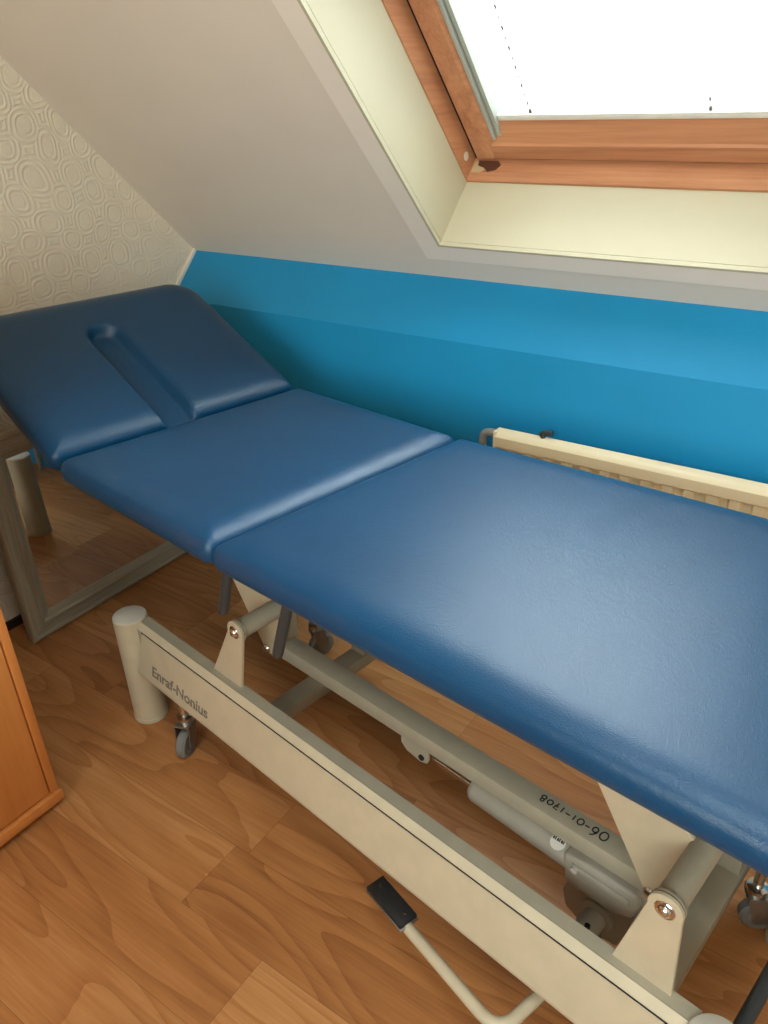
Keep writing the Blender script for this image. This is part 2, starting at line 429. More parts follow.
# outer frame: bottom/top rails and stiles lining the opening behind the reveal
wobj('frame_rail', prism([(ft0-0.012, DR), (ft0+0.006, DR), (ft0+0.014, DR+0.014), (ft0+0.016, FD+0.05), (ft0-0.012, FD+0.05)], 0, fx0-0.01, fx1+0.01), M['pine'], smooth=False)
wobj('frame_rail', box(fx0, fx1, ft1-0.014, ft1+0.012, DR, FD+0.05), M['pine'], smooth=False)
wobj('frame_stile', prism([(fx0-0.012, DR), (fx0+0.004, DR), (fx0+0.010, FD+0.05), (fx0-0.012, FD+0.05)], 1, ft0, ft1), M['pine_up'], smooth=False)
wobj('frame_stile', prism([(fx1+0.012, DR), (fx1-0.004, DR), (fx1-0.010, FD+0.05), (fx1+0.012, FD+0.05)], 1, ft0, ft1), M['pine_up'], smooth=False)
# sash
sx0, sx1, st0, st1 = fx0+0.017, fx1-0.017, ft0+0.022, ft1-0.02
sw = 0.048; SD = 0.194
def rail_profile(t, s):       # front face, lip, sloping glazing bead
    return [(t, SD), (t+s*0.036, SD), (t+s*0.040, SD+0.004), (t+s*0.090, SD+0.026), (t+s*0.090, SD+0.05), (t, SD+0.05)]
wobj('sash_rail', prism(rail_profile(st0, 1), 0, sx0, sx1), M['pine'], smooth=False)
wobj('sash_rail', prism(rail_profile(st1, -1), 0, sx0, sx1), M['pine'], smooth=False)
wobj('sash_stile', prism([(sx0, SD-0.001), (sx0+0.042, SD-0.001), (sx0+0.050, SD+0.008), (sx0+0.050, SD+0.05), (sx0, SD+0.05)], 1, st0, st1), M['pine_up'], smooth=False)
wobj('sash_stile', prism([(sx1, SD-0.001), (sx1-0.042, SD-0.001), (sx1-0.050, SD+0.008), (sx1-0.050, SD+0.05), (sx1, SD+0.05)], 1, st0, st1), M['pine_up'], smooth=False)
wobj('sash_gap_shade', box(fx0+0.012, fx1-0.012, ft0+0.013, st0+0.001, SD+0.006, SD+0.02), M['black'], smooth=False)  # black strips put in to darken the gap between frame and sash
wobj('sash_gap_shade', box(fx0+0.004, sx0+0.001, ft0+0.010, ft1-0.01, SD+0.006, SD+0.02), M['black'], smooth=False)
# side blind channels (grey white strips beside the glass)
for sx, s in ((sx0+0.050, 1), (sx1-0.050, -1)):
    bm = new()
    join(bm, box(min(sx, sx+s*0.008), max(sx, sx+s*0.008), st0+0.048, st1-0.06, SD+0.004, SD+0.045, 0.001))
    join(bm, box(min(sx+s*0.010, sx+s*0.019), max(sx+s*0.010, sx+s*0.019), st0+0.052, st1-0.06, SD+0.010, SD+0.045, 0.001))
    join(bm, box(min(sx+s*0.008, sx+s*0.010), max(sx+s*0.008, sx+s*0.010), st0+0.052, st1-0.06, SD+0.016, SD+0.045))
    wobj('side_channel', bm, M['seal'], smooth=False, label='grey-white channel strip beside the glass')
wobj('glass_pane', box(sx0+0.045, sx1-0.045, st0+0.06, st1-0.06, SD+0.046, SD+0.050), M['glass'], smooth=False)
# small details of the lower left corner
b = join(new(), lathe([(0.0045, 0), (0.009, 0), (0.009, 0.003), (0.0045, 0.003)], (fx0+0.0035, ft0+0.048, FD-0.016), (fx0+1, ft0+0.048, FD-0.016), 20))
wobj('plug', b, M['plug'], label='small white round plug in the frame')
def blob(pts, d, thick=0.0012):
    return prism(pts, 2, d, d+thick)
tt = Matrix.Translation((0, ft0+0.0105, DR+0.008))
# the stain lies on the bottom frame rail, near the corner
def rail_patch(name, pts, mat, lift):
    bm = new(); vs = []
    for x, h in pts:                               # h 0..1 across the rail face
        tpos = ft0+0.014+0.002*h-lift; d = DR+0.014+h*(FD-DR-0.014)
        vs.append(bm.verts.new((x, tpos+0.0008, d)))
    bm.faces.new(vs)
    ex = bmesh.ops.extrude_face_region(bm, geom=bm.faces[:])
    bmesh.ops.translate(bm, vec=(0, -0.003, 0), verts=[v for v in ex['geom'] if isinstance(v, bmesh.types.BMVert)])
    bmesh.ops.recalc_face_normals(bm, faces=bm.faces[:])
    wobj(name, bm, mat, smooth=False)
rail_patch('bare_patch', [(fx0+0.010, 0.02), (fx0+0.030, -0.02), (fx0+0.040, 0.25), (fx0+0.032, 0.6), (fx0+0.036, 0.95), (fx0+0.012, 0.95)], M['raw'], -0.0006)
rail_patch('water_stain', [(fx0+0.022, 0.55), (fx0+0.040, 0.35), (fx0+0.048, 0.05), (fx0+0.066, 0.25), (fx0+0.074, 0.7), (fx0+0.066, 0.98), (fx0+0.020, 0.98)], M['stain'], -0.0012)

# pleated blind in front of the glass
bt0 = st0+0.082
blb = slope((sx0+sx1)/2, bt0, SD+0.03)
blind = empty('pleated_blind', blb, 0, 'white pleated blind drawn down over the roof window glass', 'blind')
bx0, bx1 = sx0+0.056, sx1-0.056
def blobj(name, bm, mat, parent=blind, label=None, **kw): return obj(name, join(new(), bm, SM), mat, parent, blb, label, **kw)
bm = box(bx0-0.004, bx1+0.004, bt0, bt0+0.010, SD+0.020, SD+0.036, 0.002)
join(bm, box(bx0-0.004, bx1+0.004, bt0+0.012, bt0+0.0145, SD+0.020, SD+0.036))
blobj('bottom_rail', bm, M['alu'], smooth=False, label='grey-white bottom rail')
bm = new(); pit = 0.042; nb = int((st1-0.07-bt0-0.014)/pit*2); rows = []
for i in range(nb+1):
    t = bt0+0.014+i*pit/2; d = SD+(0.0355 if i % 2 else 0.0385)
    rows.append((bm.verts.new((bx0, t, d)), bm.verts.new((bx1, t, d))))
for a, b in zip(rows, rows[1:]): bm.faces.new((a[0], a[1], b[1], b[0]))
blobj('pleated_cloth', bm, M['blind'], smooth=False)
for cxx in (sx0+0.140, sx0+0.480):
    t0_ = bt0+0.010; prof = [(0, 0), (0.003, 0), (0.003, 0.010), (0.0004, 0.012)]
    for i in range(1, nb-2 if cxx < sx0+0.3 else 2):
        q = 0.012+(i-0.4)*pit*0.5; h, rr = ((0.005, 0.0013), (0.0065, 0.0019))[i % 2]
        prof += [(0.0004, q-0.001), (rr, q), (rr, q+h), (0.0004, q+h+0.001)]
    prof += [(0, prof[-1][1]+0.001)]
    blobj('cord', lathe(prof, (cxx, t0_, SD+0.0265), (cxx, t0_+1, SD+0.0265), 8), M['cord'], label='grey lift cord showing as a row of dots')

# ------------------------------------------------------------------ radiator
RX0, RX1, RY0, RY1, RZ0, RZ1 = -0.702, 0.16, 1.419, 1.447, 0.10, 0.545
rb = ((RX0+RX1)/2, 1.43, RZ0)
rad = empty('panel_radiator', rb, 0, 'cream fluted panel radiator on the blue wall behind the couch', 'radiator')
# cross section with a smooth header channel above the flutes
bm = prism([(RY1, RZ1), (RY1-0.004, RZ1+0.002), (RY0+0.012, RZ1-0.001), (RY0+0.004, RZ1-0.006), (RY0, RZ1-0.012), (RY0, RZ1-0.034), (RY0+0.006, RZ1-0.037),
            (RY1, RZ1-0.037)], 0, RX0, RX1)
hd = obj('header', bm, M['radiator'], rad, rb, smooth=True, ang=25)
bm = new(); pitch = 0.042; x = RX0+0.012; prof = []
while x < RX1-0.012-pitch:
    prof += [(x, 0.008), (x+pitch*0.30, 0.008), (x+pitch*0.42, 0.0), (x+pitch*0.86, 0.0), (x+pitch*0.98, 0.008)]; x += pitch
prof.append((RX1-0.012, 0.008))
top = [bm.verts.new((a, RY0+0.003+d, RZ1-0.0365)) for a, d in prof]; bot = [bm.verts.new((a, RY0+0.003+d, RZ0+0.03)) for a, d in prof]
for i in range(len(prof)-1): bm.faces.new((top[i], bot[i], bot[i+1], top[i+1]))
ex = bmesh.ops.extrude_face_region(bm, geom=bm.faces[:])
for v in ex['geom']:
    if isinstance(v, bmesh.types.BMVert): v.co.y = RY1-0.012
bmesh.ops.recalc_face_normals(bm, faces=bm.faces[:])
obj('fluted_panel', bm, M['radiator'], rad, rb, smooth=False)
obj('lower_channel', box(RX0, RX1, RY0, RY1-0.004, RZ0, RZ0+0.034, 0.004), M['radiator'], rad, rb)
obj('end_cap', box(RX0-0.004, RX0+0.004, RY0+0.002, RY1, RZ0, RZ1-0.001, 0.0015), M['radiator'], rad, rb)
obj('end_cap', box(RX1-0.004, RX1+0.004, RY0+0.002, RY1, RZ0, RZ1-0.001, 0.0015), M['radiator'], rad, rb)
obj('wall_bracket', box(RX0+0.10, RX0+0.125, RY1-0.014, YK-0.0005, RZ0+0.06, RZ1-0.06), M['radiator'], rad, rb)
obj('wall_bracket', box(RX1-0.125, RX1-0.10, RY1-0.014, YK-0.0005, RZ0+0.06, RZ1-0.06), M['radiator'], rad, rb)
pth = smooth_path([(RX0+0.004, 1.437, 0.534), (RX0-0.036, 1.437, 0.534), (RX0-0.036, 1.437, 0.02)], 0.03)
pp = obj('pipe', tube(pth, 0.0085), M['pipe'], rad, rb, 'grey pipe curving down from the left end')
bm = cyl((-0.598, 1.441, RZ1-0.006), (-0.598, 1.441, RZ1+0.012), 0.006, 14)
join(bm, tube(smooth_path([(-0.603, 1.441, RZ1+0.004), (-0.599, 1.441, RZ1+0.012), (-0.578, 1.443, RZ1+0.013)], 0.008), 0.0055, 14))
obj('bleed_valve', bm, M['darktube'], rad, rb, 'dark metal bleed valve on the top edge')

# ------------------------------------------------------------------ cabinet
CX, CY1 = -1.145, 0.508
cb = (-1.44, 0.15, 0)
cab = empty('wood_cabinet', cb, 0, 'orange-brown veneer cabinet at the left edge of the picture', 'cabinet')
obj('side_panel', box(XL+0.05, CX, CY1-0.016, CY1, 0.040, 0.950, 0.001), M['cabedge'], cab, cb)  # unseen upper height raised so the cabinet shades the mirror corner
obj('side_panel', box(XL+0.05, CX, -0.30, -0.284, 0.040, 0.950, 0.001), M['cabedge'], cab, cb)
obj('door', box(CX-0.018, CX-0.0015, -0.280, CY1-0.0185, 0.044, 0.946, 0.0012), M['cab'], cab, cb)
obj('back_panel', box(XL+0.04, XL+0.05, -0.30, CY1, 0.040, 0.950), M['cabedge'], cab, cb)
obj('base_board', box(XL+0.05, CX+0.006, -0.302, CY1+0.004, 0.016, 0.039, 0.003), M['cabedge'], cab, cb)
obj('top_board', box(XL+0.04, CX+0.006, -0.302, CY1+0.004, 0.9505, 0.972, 0.003), M['cabedge'], cab, cb)
for lx in (XL+0.09, CX-0.05):
    for ly in (-0.26, CY1-0.05):
        obj('foot', cyl((lx, ly, 0.0), (lx, ly, 0.0165), 0.018, 16), M['black'], cab, cb)

# ------------------------------------------------------------------ mirror leaning on the wall
MY0, MY1, MH, MT = 0.781, 1.440, 0.545, 0.026
LEAN = R(0.8)
mb = (-1.640, (MY0+MY1)/2, 0)
mir = empty('framed_mirror', mb, 0, 'limed wood framed mirror leaning on the wallpaper wall behind the couch', 'mirror')
MM = Matrix.Translation((-1.640, 0, 0.0005)) @ Matrix.Rotation(-LEAN, 4, 'Y')     # local: x out of the glass, y, z up
def mobj(name, bm, mat, label=None, **kw): return obj(name, join(new(), bm, MM), mat, mir, mb, label, **kw)
FW = 0.064
PROF = [(0.0, -MT), (0.0, -0.006), (0.004, 0.0), (0.010, 0.001), (0.014, -0.004), (0.034, -0.005), (0.037, -0.001), (0.043, -0.001), (0.047, -0.008), (0.064, -0.012), (0.064, -MT)]
def mside(a, b, inward):
    """frame moulding from corner a to corner b (y, z), mitred; inward = unit normal towards the glass"""
    bm = new(); d = Vector((b[0]-a[0], b[1]-a[1])).normalized(); A = []; B = []
    for w, x in PROF:
        pa = Vector(a)+Vector(inward)*w+d*w; pb = Vector(b)+Vector(inward)*w-d*w
        A.append(bm.verts.new((x, pa.x, pa.y))); B.append(bm.verts.new((x, pb.x, pb.y)))
    n = len(A)
    bm.faces.new(A); bm.faces.new(B[::-1])
    for i in range(n): bm.faces.new((A[i], B[i], B[(i+1) % n], A[(i+1) % n]))
    bmesh.ops.recalc_face_normals(bm, faces=bm.faces[:]); return bm
mobj('frame_rail', mside((MY0, 0), (MY1, 0), (0, 1)), M['mframe'], smooth=False)
mobj('frame_rail', mside((MY0, MH), (MY1, MH), (0, -1)), M['mframe'], smooth=False)
mobj('frame_stile', mside((MY0, 0), (MY0, MH), (1, 0)), M['mframe_up'], smooth=False)
mobj('frame_stile', mside((MY1, 0), (MY1, MH), (-1, 0)), M['mframe_up'], smooth=False)
mobj('mirror_glass', box(-0.020, -0.014, MY0+0.052, MY1-0.052, 0.052, MH-0.052), M['mirror'], smooth=False)
mobj('backing_board', box(-0.0255, -0.0205, MY0+0.02, MY1-0.02, 0.02, MH-0.02), M['board'], smooth=False)

# ------------------------------------------------------------------ treatment couch
cbase = Vector((CB.x, CB.y, 0))
cw = Matrix.Rotation(COUCH_YAW, 3, 'Z') @ cbase
couch = empty('treatment_couch', cw, COUCH_YAW, 'blue padded treatment couch with cream lifting frame and raised headrest', 'treatment couch')
def cobj(name, bm, mat, parent=couch, label=None, **kw): return obj(name, bm, mat, parent, cbase, label, **kw)

def pad(u0, u1, v0, v1, z0, z1, rc=0.016, rc2=None, Rr=0.055, hh=0.026, nx=70, ny=56, slot=None, crown=0.0):
    """upholstered cushion: rounded plan, soft rolled edges, optional face slot"""
    bm = new(); cxm, cym = (u0+u1)/2, (v0+v1)/2; hx, hy = (u1-u0)/2, (v1-v0)/2
    def ease(i, n):                                   # denser rows towards the rim
        t = i/n*2-1; return math.copysign(1-(1-abs(t))**1.35, t)
    rc1 = rc
    def clampxy(x, y):
        rc = rc2 if (rc2 and x > 0) else rc1
        ax, ay = abs(x)-(hx-rc), abs(y)-(hy-rc)
        if ax > 0 and ay > 0:
            # square corner -> round corner map
            L = max(ax, ay)/math.hypot(ax, ay)
            ax, ay = ax*L, ay*L
            return math.copysign(hx-rc+ax, x), math.copysign(hy-rc+ay, y)
        return x, y
    def dist(x, y):
        rc = rc2 if (rc2 and x > 0) else rc1
        ax, ay = abs(x)-(hx-rc), abs(y)-(hy-rc)
        return rc-(math.hypot(max(ax, 0), max(ay, 0))+min(max(ax, ay), 0))
    def fall(d, Rr, hh):
        if d >= Rr: return 0.0
        q = 1-max(d, 0)/Rr; return hh*(1-math.sqrt(max(0, 1-q**2.3)))
    g = []
    for i in range(nx+1):
        row = []
        for j in range(ny+1):
            x, y = clampxy(hx*ease(i, nx), hy*ease(j, ny)); d = dist(x, y)
            z = z1-max(fall(d, Rr, hh), slot(cxm+x, cym+y) if slot else 0.0)
            row.append(bm.verts.new((cxm+x, cym+y, z)))
        g.append(row)
    for i in range(nx):
        for j in range(ny): bm.faces.new((g[i][j], g[i+1][j], g[i+1][j+1], g[i][j+1]))
    loop = [g[i][0] for i in range(nx)]+[g[nx][j] for j in range(ny)]+[g[i][ny] for i in range(nx, 0, -1)]+[g[0][j] for j in range(ny, 0, -1)]
    prev = loop
    zt = z1-hh
    for f, ins in ((0.45, -0.0006), (0.75, 0.001), (0.93, 0.006), (1.0, 0.014)):
        cur = []
        for v in loop:
            x, y = v.co.x-cxm, v.co.y-cym
            s = Vector((x*(1-ins/hx), y*(1-ins/hy)))
            cur.append(bm.verts.new((cxm+s.x, cym+s.y, v.co.z+(z0-zt)*f if v.co.z+(z0-zt)*f > z0 else z0)))
        n = len(loop)
        for i in range(n): bm.faces.new((prev[i], cur[i], cur[(i+1) % n], prev[(i+1) % n]))
        prev = cur
    bm.faces.new(prev)
    bmesh.ops.recalc_face_normals(bm, faces=bm.faces[:])
    return bm

V0, V1, ZT, ZB = 0.506, 1.040, 0.655, 0.604
S1, S2, UF = -0.824, -1.268, 0.03
def skew(bm):
    for v in bm.verts:
        u = v.co.x
        k = 0.055*min(1, max(0, (UF-u)/(UF-S1)))+(0.025*min(1, (S1-u)/(S1-S2)) if u < S1 else 0)
        w = min(1.25, max(0, (u-S1)/(-0.25-S1))); f_ = (v.co.y-V0)/(V1-V0)
        y0 = v.co.y
        v.co.y += w*(0.012+0.040*f_)
        v.co.x = u+k*(y0-(V0+V1)/2-0.03)
    return bm
leg = cobj('leg_cushion', skew(pad(S1+0.001, UF, V0, V1, ZB, ZT, nx=110)), M['leather'], ang=80)
mid = cobj('seat_cushion', skew(pad(S2+0.001, S1-0.001, V0, V1, ZB, ZT)), M['leather'], ang=80)
TILT = R(26.2); HL = 0.416
def sstep(a, b, x):
    t = min(1, max(0, (x-a)/(b-a))); return t*t*(3-2*t)
vc = (V0+V1)/2-0.011
def slotf(x, y):                       # x = distance from hinge, 0..HL (local)
    w = 0.031
    ex = max(0.0, x-0.272)
    d = w-math.hypot(ex, y-vc)         # >0 inside
    return 0.0262*sstep(-0.009, 0.006, d)
hb = pad(0.002, HL, V0, V1, ZB-ZT, 0.0, rc2=0.065, nx=110, ny=120, slot=slotf)
HM = Matrix.Translation((S2-0.001, 0, ZT-0.004)) @ Matrix.Rotation(PI, 4, 'Z')
# local +x points towards the head end (-u): mirror v with a reflection-free trick
HM = Matrix.Translation((S2-0.003, 0, ZT-0.001)) @ Matrix(((-math.cos(TILT), 0, -math.sin(TILT)*-1, 0), (0, 1, 0, 0), (math.sin(TILT), 0, math.cos(TILT), 0), (0, 0, 0, 1)))
hb2 = skew(join(new(), hb, HM)); bmesh.ops.recalc_face_normals(hb2, faces=hb2.faces[:])
head = cobj('head_cushion', hb2, M['leather'], label='raised headrest cushion with a face slot', ang=80)
# boards and frame under the cushions
cobj('base_board', box(S1+0.02, UF-0.02, V0+0.045, V1-0.025, ZB-0.010, ZB+0.004), M['board'])
cobj('base_board', box(S2+0.02, S1-0.02, V0+0.025, V1-0.025, ZB-0.010, ZB+0.004), M['board'])
bmh = box(0.03, HL-0.02, V0+0.025, V1-0.025, ZB-ZT-0.008, ZB-ZT+0.003)
cobj('base_board', join(new(), bmh, HM), M['board'])
bm = new()
for v in (V0+0.075, V1-0.100): join(bm, box(-1.20, -0.02, v, v+0.025, ZB-0.036, ZB-0.0095, 0.002))
for u in (-1.19, -0.80, -0.42, -0.06): join(bm, box(u, u+0.03, V0+0.085, V1-0.085, ZB-0.034, ZB-0.0105, 0.002))
cobj('upper_frame', bm, M['greyc'], smooth=False)
# head rest strut and ratchet bar
for v in (0.68, 0.86): cobj('headrest_strut', tube([(-1.16, v, ZB-0.025), (-1.40, v, ZB+0.062)], 0.008, 12), M['zinc'])

# lower frame: posts, side rails, cross bars
UL, UR, VN, VF, PR, PH = -1.300, -0.077, 0.579, 0.965, 0.0350, 0.267
for u in (UL, UR):
    for v in (VN, VF):
        p = cobj('foot_post', lathe([(0, 0.0), (PR-0.002, 0.0), (PR+0.0012, 0.001), (PR+0.0012, 0.010), (PR, 0.0115), (PR, PH-0.002), (PR-0.001, PH-0.001), (0, PH-0.001)], (u, v, 0), (u, v, 1), 48), M['cream'])
        cobj('end_cap', lathe([(0, 0), (PR-0.0015, 0), (PR-0.0015, 0.0015), (PR-0.004, 0.003), (0, 0.003)], (u, v, PH-0.001), (u, v, 1), 48), M['cap'], parent=p, label='grey plastic cap on the post')
def side(mirror):
    f = (lambda v: v) if not mirror else (lambda v: VN+VF-v)
    lo = prism([(f(a), b) for a, b in ((0.606, 0.262), (0.584, 0.262), (0.573, 0.2525), (0.573, 0.165), (0.606, 0.165))], 0, UL+0.028, UR-0.028)
    r = cobj('side_rail', lo, M['greyc'], smooth=False)
    b2 = prism([(f(a), b) for a, b in ((0.5725, 0.2535), (0.5838, 0.2632), (0.5842, 0.2612), (0.5732, 0.2505))], 0, UL+0.0345, UR-0.0345)
    cobj('rail_lip', b2, M['cream'], parent=r, smooth=False)
    cobj('groove_shade', prism([(f(a), b) for a, b in ((0.5722, 0.2520), (0.5745, 0.2520), (0.5745, 0.2470), (0.5722, 0.2470))], 0, UL+0.05, UR-0.05), M['black'], parent=r, smooth=False)  # black strip painted in as the shade between lip and cover
    # slanted cover with sheared ends
    bm = new(); pr = [(0.5718, 0.2500), (0.5705, 0.2500), (0.5522, 0.1595), (0.5532, 0.1525), (0.5640, 0.1490), (0.5725, 0.1600)]
    def ue(z): return -1.2445-(0.250-z)*0.165
    A = [bm.verts.new((ue(b), f(a), b)) for a, b in pr]; B = [bm.verts.new((UR-0.056+(0.25-b)*0.165, f(a), b)) for a, b in pr]
    bm.faces.new(A); bm.faces.new(B[::-1])
    for i in range(len(pr)): bm.faces.new((A[i], B[i], B[(i+1) % len(pr)], A[(i+1) % len(pr)]))
    bmesh.ops.recalc_face_normals(bm, faces=bm.faces[:])
    return cobj('rail_cover', bm, M['cream'], smooth=False, label='cream cover plate on the side rail')
cover = side(False); side(True)

def text_bm(txt, size):
    cu = bpy.data.curves.new('t', 'FONT'); cu.body = txt; cu.size = size; cu.extrude = 0.0; cu.offset = 0.0005; cu.resolution_u = 4
    o = bpy.data.objects.new('t', cu); COL.objects.link(o)
    dg = bpy.context.evaluated_depsgraph_get(); dg.update()
    me = bpy.data.meshes.new_from_object(o.evaluated_get(dg))
    bm = new(); bm.from_mesh(me); bpy.data.meshes.remove(me); bpy.data.objects.remove(o); bpy.data.curves.remove(cu)
    return bm
def thicken(bm, t):
    ex = bmesh.ops.extrude_face_region(bm, geom=bm.faces[:])
    bmesh.ops.translate(bm, vec=(0, 0, t), verts=[v for v in ex['geom'] if isinstance(v, bmesh.types.BMVert)])
    bmesh.ops.recalc_face_normals(bm, faces=bm.faces[:]); return bm
# maker's lettering on the cover
tb = thicken(text_bm('Enraf-Nonius', 0.032), 0.0006)
xs = [v.co.x for v in tb.verts]; wsc = 0.188/(max(xs)-min(xs))
up = Vector((0, 0.0193, 0.0920)).normalized(); nrm = Vector((1, 0, 0)).cross(up).normalized()
o0 = Vector((-1.204, 0.5522, 0.1595))+up*0.0165+nrm*0.0002
TM = Matrix(((wsc, 0, 0, o0.x-min(xs)*wsc), (0, up.y, nrm.y, o0.y), (0, up.z, nrm.z, o0.z), (0, 0, 0, 1)))
cobj('lettering', join(new(), tb, TM), M['letter'], parent=cover, label='grey lettering on the rail cover', smooth=False)

for u0, u1 in ((-1.030, -0.985), (-0.213, -0.163)):
    c = box(u0, u1, 0.606, VF+0.035, 0.075, 0.105, 0.003)
    cobj('cross_bar', c, M['greyc'])
    for v, s in ((0.602, 1), (VF-0.020, -1)):      # drop plates joining cross bar and side rail
        cobj('drop_plate', box(u0+0.004, u1-0.004, v-0.004, v+0.010, 0.085, 0.20), M['greyc'])

# brackets with pivot pins, one pair per lifting tube
def bracket(ub0, ub1, up_, zb, zp, v):
    r = 0.021; pts = [(ub0, zb), (ub1, zb)]
    for k in range(0, 15):
        a = R(-12+k*(205/14)); pts.append((up_+r*math.cos(a), zp+r*math.sin(a)))
    return prism(pts, 1, v-0.003, v+0.003, 0.0008, 1)
PIV = ((-1.034, -0.951, -0.946, 0.388), (-0.215, -0.139, -0.166, 0.394))
for ub0, ub1, up_, zp in PIV:
    for v, s in ((0.600, -1), (VN+VF-0.600, 1)):
        br = cobj('pivot_bracket', bracket(ub0, ub1, up_, 0.261, zp, v), M['cream'])
        pin = lathe([(0.0115, 0), (0.0125, 0.001), (0.0115, 0.002), (0.0085, 0.002), (0.0075, 0.0045), (0.0045, 0.007), (0, 0.0078)], (up_, v+s*0.0028, zp), (up_, v+s*1.0, zp), 24)
        cobj('pivot_bolt', pin, M['steel'], parent=br, label='domed steel pivot bolt')
    cobj('lifting_tube', lathe([(0, 0), (0.0205, 0), (0.0205, 0.003), (0.0175, 0.0035), (0.0175, 0.3545), (0.0205, 0.355), (0.0205, 0.358), (0, 0.358)], (up_, 0.6045, zp), (up_, 2, zp), 32), M['greyc'])
# lifting arm plates (a lever below the tube, an arm above it)
def arm(up_, zp, v):
    pts = [(up_-0.060, zp-0.142), (up_-0.040, zp-0.137), (up_-0.012, zp-0.040), (up_-0.019, zp-0.021), (up_-0.043, zp+0.020), (up_-0.155, zp+0.180), (up_-0.250, zp+0.180), (up_-0.132, zp+0.006), (up_-0.068, zp-0.128)]
    return prism(pts, 1, v-0.003, v+0.003, 0.0008, 1)
def arm2(up_, zp, v):
    pts = [(up_-0.053, zp-0.128), (up_-0.036, zp-0.128), (up_+0.010, zp-0.014), (up_-0.012, zp+0.012), (up_-0.037, zp+0.032), (up_-0.140, zp+0.178), (up_-0.240, zp+0.178), (up_-0.136, zp+0.008)]
    return prism(pts, 1, v-0.003, v+0.003, 0.0008, 1)
VA = 0.698
for (a0, a1, up_, zp) in PIV:
    cobj('lifting_arm', arm2(up_, zp, VA), M['cream'])
    cobj('lifting_arm', arm2(up_, zp, VN+VF-VA), M['cream'])
    cobj('lever_bolt', lathe([(0.0085, 0), (0.0095, 0.002), (0.007, 0.006), (0, 0.007)], (up_-0.050, VA-0.0025, zp-0.118), (up_-0.050, VA-1, zp-0.118), 20), M['steel'])
# connecting beam between the levers
beam = cobj('connecting_beam', box(-0.968, -0.228, 0.7045, 0.7420, 0.254, 0.285, 0.0025), M['greyc'])
def ribbon(pts, w):
    bm = new(); P = [Vector((a, b, 0)) for a, b in pts]; L = []; Rr = []
    for i, p in enumerate(P):
        t = (P[min(i+1, len(P)-1)]-P[max(i-1, 0)]).normalized(); n = Vector((-t.y, t.x, 0))*w/2
        L.append(bm.verts.new(p+n)); Rr.append(bm.verts.new(p-n))
    for i in range(len(P)-1): bm.faces.new((L[i], L[i+1], Rr[i+1], Rr[i]))
    return bm
def ell(cx, cy, rx, ry, a0=90, a1=455, n=22): return [(cx+rx*math.cos(R(a0+(a1-a0)*i/n)), cy+ry*math.sin(R(a0+(a1-a0)*i/n))) for i in range(n+1)]
GL = {'0': [ell(.5, .5, .40, .48)], '6': [[(.78, 1.02), (.45, .85), (.22, .55)]+ell(.50, .30, .32, .28, 150, 510)], '1': [[(.5, .95), (.5, .05)]],
      '7': [[(.15, .9), (.8, .9), (.45, .02)], [(.25, .5), (.8, .5)]], '8': [ell(.5, .74, .24, .24, 270, 630)+ell(.5, .26, .32, .26, 90, 450)], '-': [[(.15, .5), (.85, .5)]]}
wb2 = new(); pen = 0.0
for ch, wd, hs, dy in (('0', 15, 15, 0), ('6', 13, 16, 1), ('-', 10, 10, 3), ('0', 12, 11, 2), ('1', 9, 10, 2), ('-', 11, 10, 3), ('1', 8, 11, 1), ('7', 11, 13, 0), ('0', 11, 9, 2), ('8', 12, 12, 1)):
    for st in GL[ch]:
        join(wb2, ribbon([((pen+x*wd*0.92)*0.001, (dy+y*hs)*0.001) for x, y in st], 0.0021))
    pen += wd
thicken(wb2, 0.0003)
WS = 0.112/(pen*0.001)
WM = Matrix(((-WS, 0, 0, -0.293), (0, -1.05, 0, 0.7335), (0, 0, 1, 0.2851), (0, 0, 0, 1)))
cobj('handwritten_number', join(new(), wb2, WM), M['ink'], parent=beam, label='black handwritten number 06-01-1708', smooth=False)

# lifting actuator slung under the beam
VM = 0.722
act = cobj('actuator_tube', join(lathe([(0, 0), (0.015, 0), (0.0195, 0.004), (0.0215, 0.010), (0.0225, 0.190), (0, 0.190)], (-0.522, VM, 0.2245), (-0.34, VM, 0.217), 28), new()), M['motor'])
cobj('actuator_rod', cyl((-0.602, VM, 0.2285), (-0.515, VM, 0.2245), 0.0058, 16), M['steel'], parent=act, label='polished steel rod')
clv = prism([(-0.662, 0.256), (-0.662, 0.240), (-0.650, 0.228), (-0.618, 0.222), (-0.606, 0.226), (-0.602, 0.236), (-0.604, 0.256)], 1, VM-0.016, VM-0.010, 0.001, 1)
join(clv, prism([(-0.662, 0.256), (-0.662, 0.240), (-0.650, 0.228), (-0.618, 0.222), (-0.606, 0.226), (-0.602, 0.236), (-0.604, 0.256)], 1, VM+0.010, VM+0.016, 0.001, 1))
cl = cobj('clevis', clv, M['greyc'])
cobj('clevis_pin', cyl((-0.616, VM-0.0185, 0.2345), (-0.616, VM+0.0185, 0.2345), 0.0055, 14), M['black'], parent=cl)
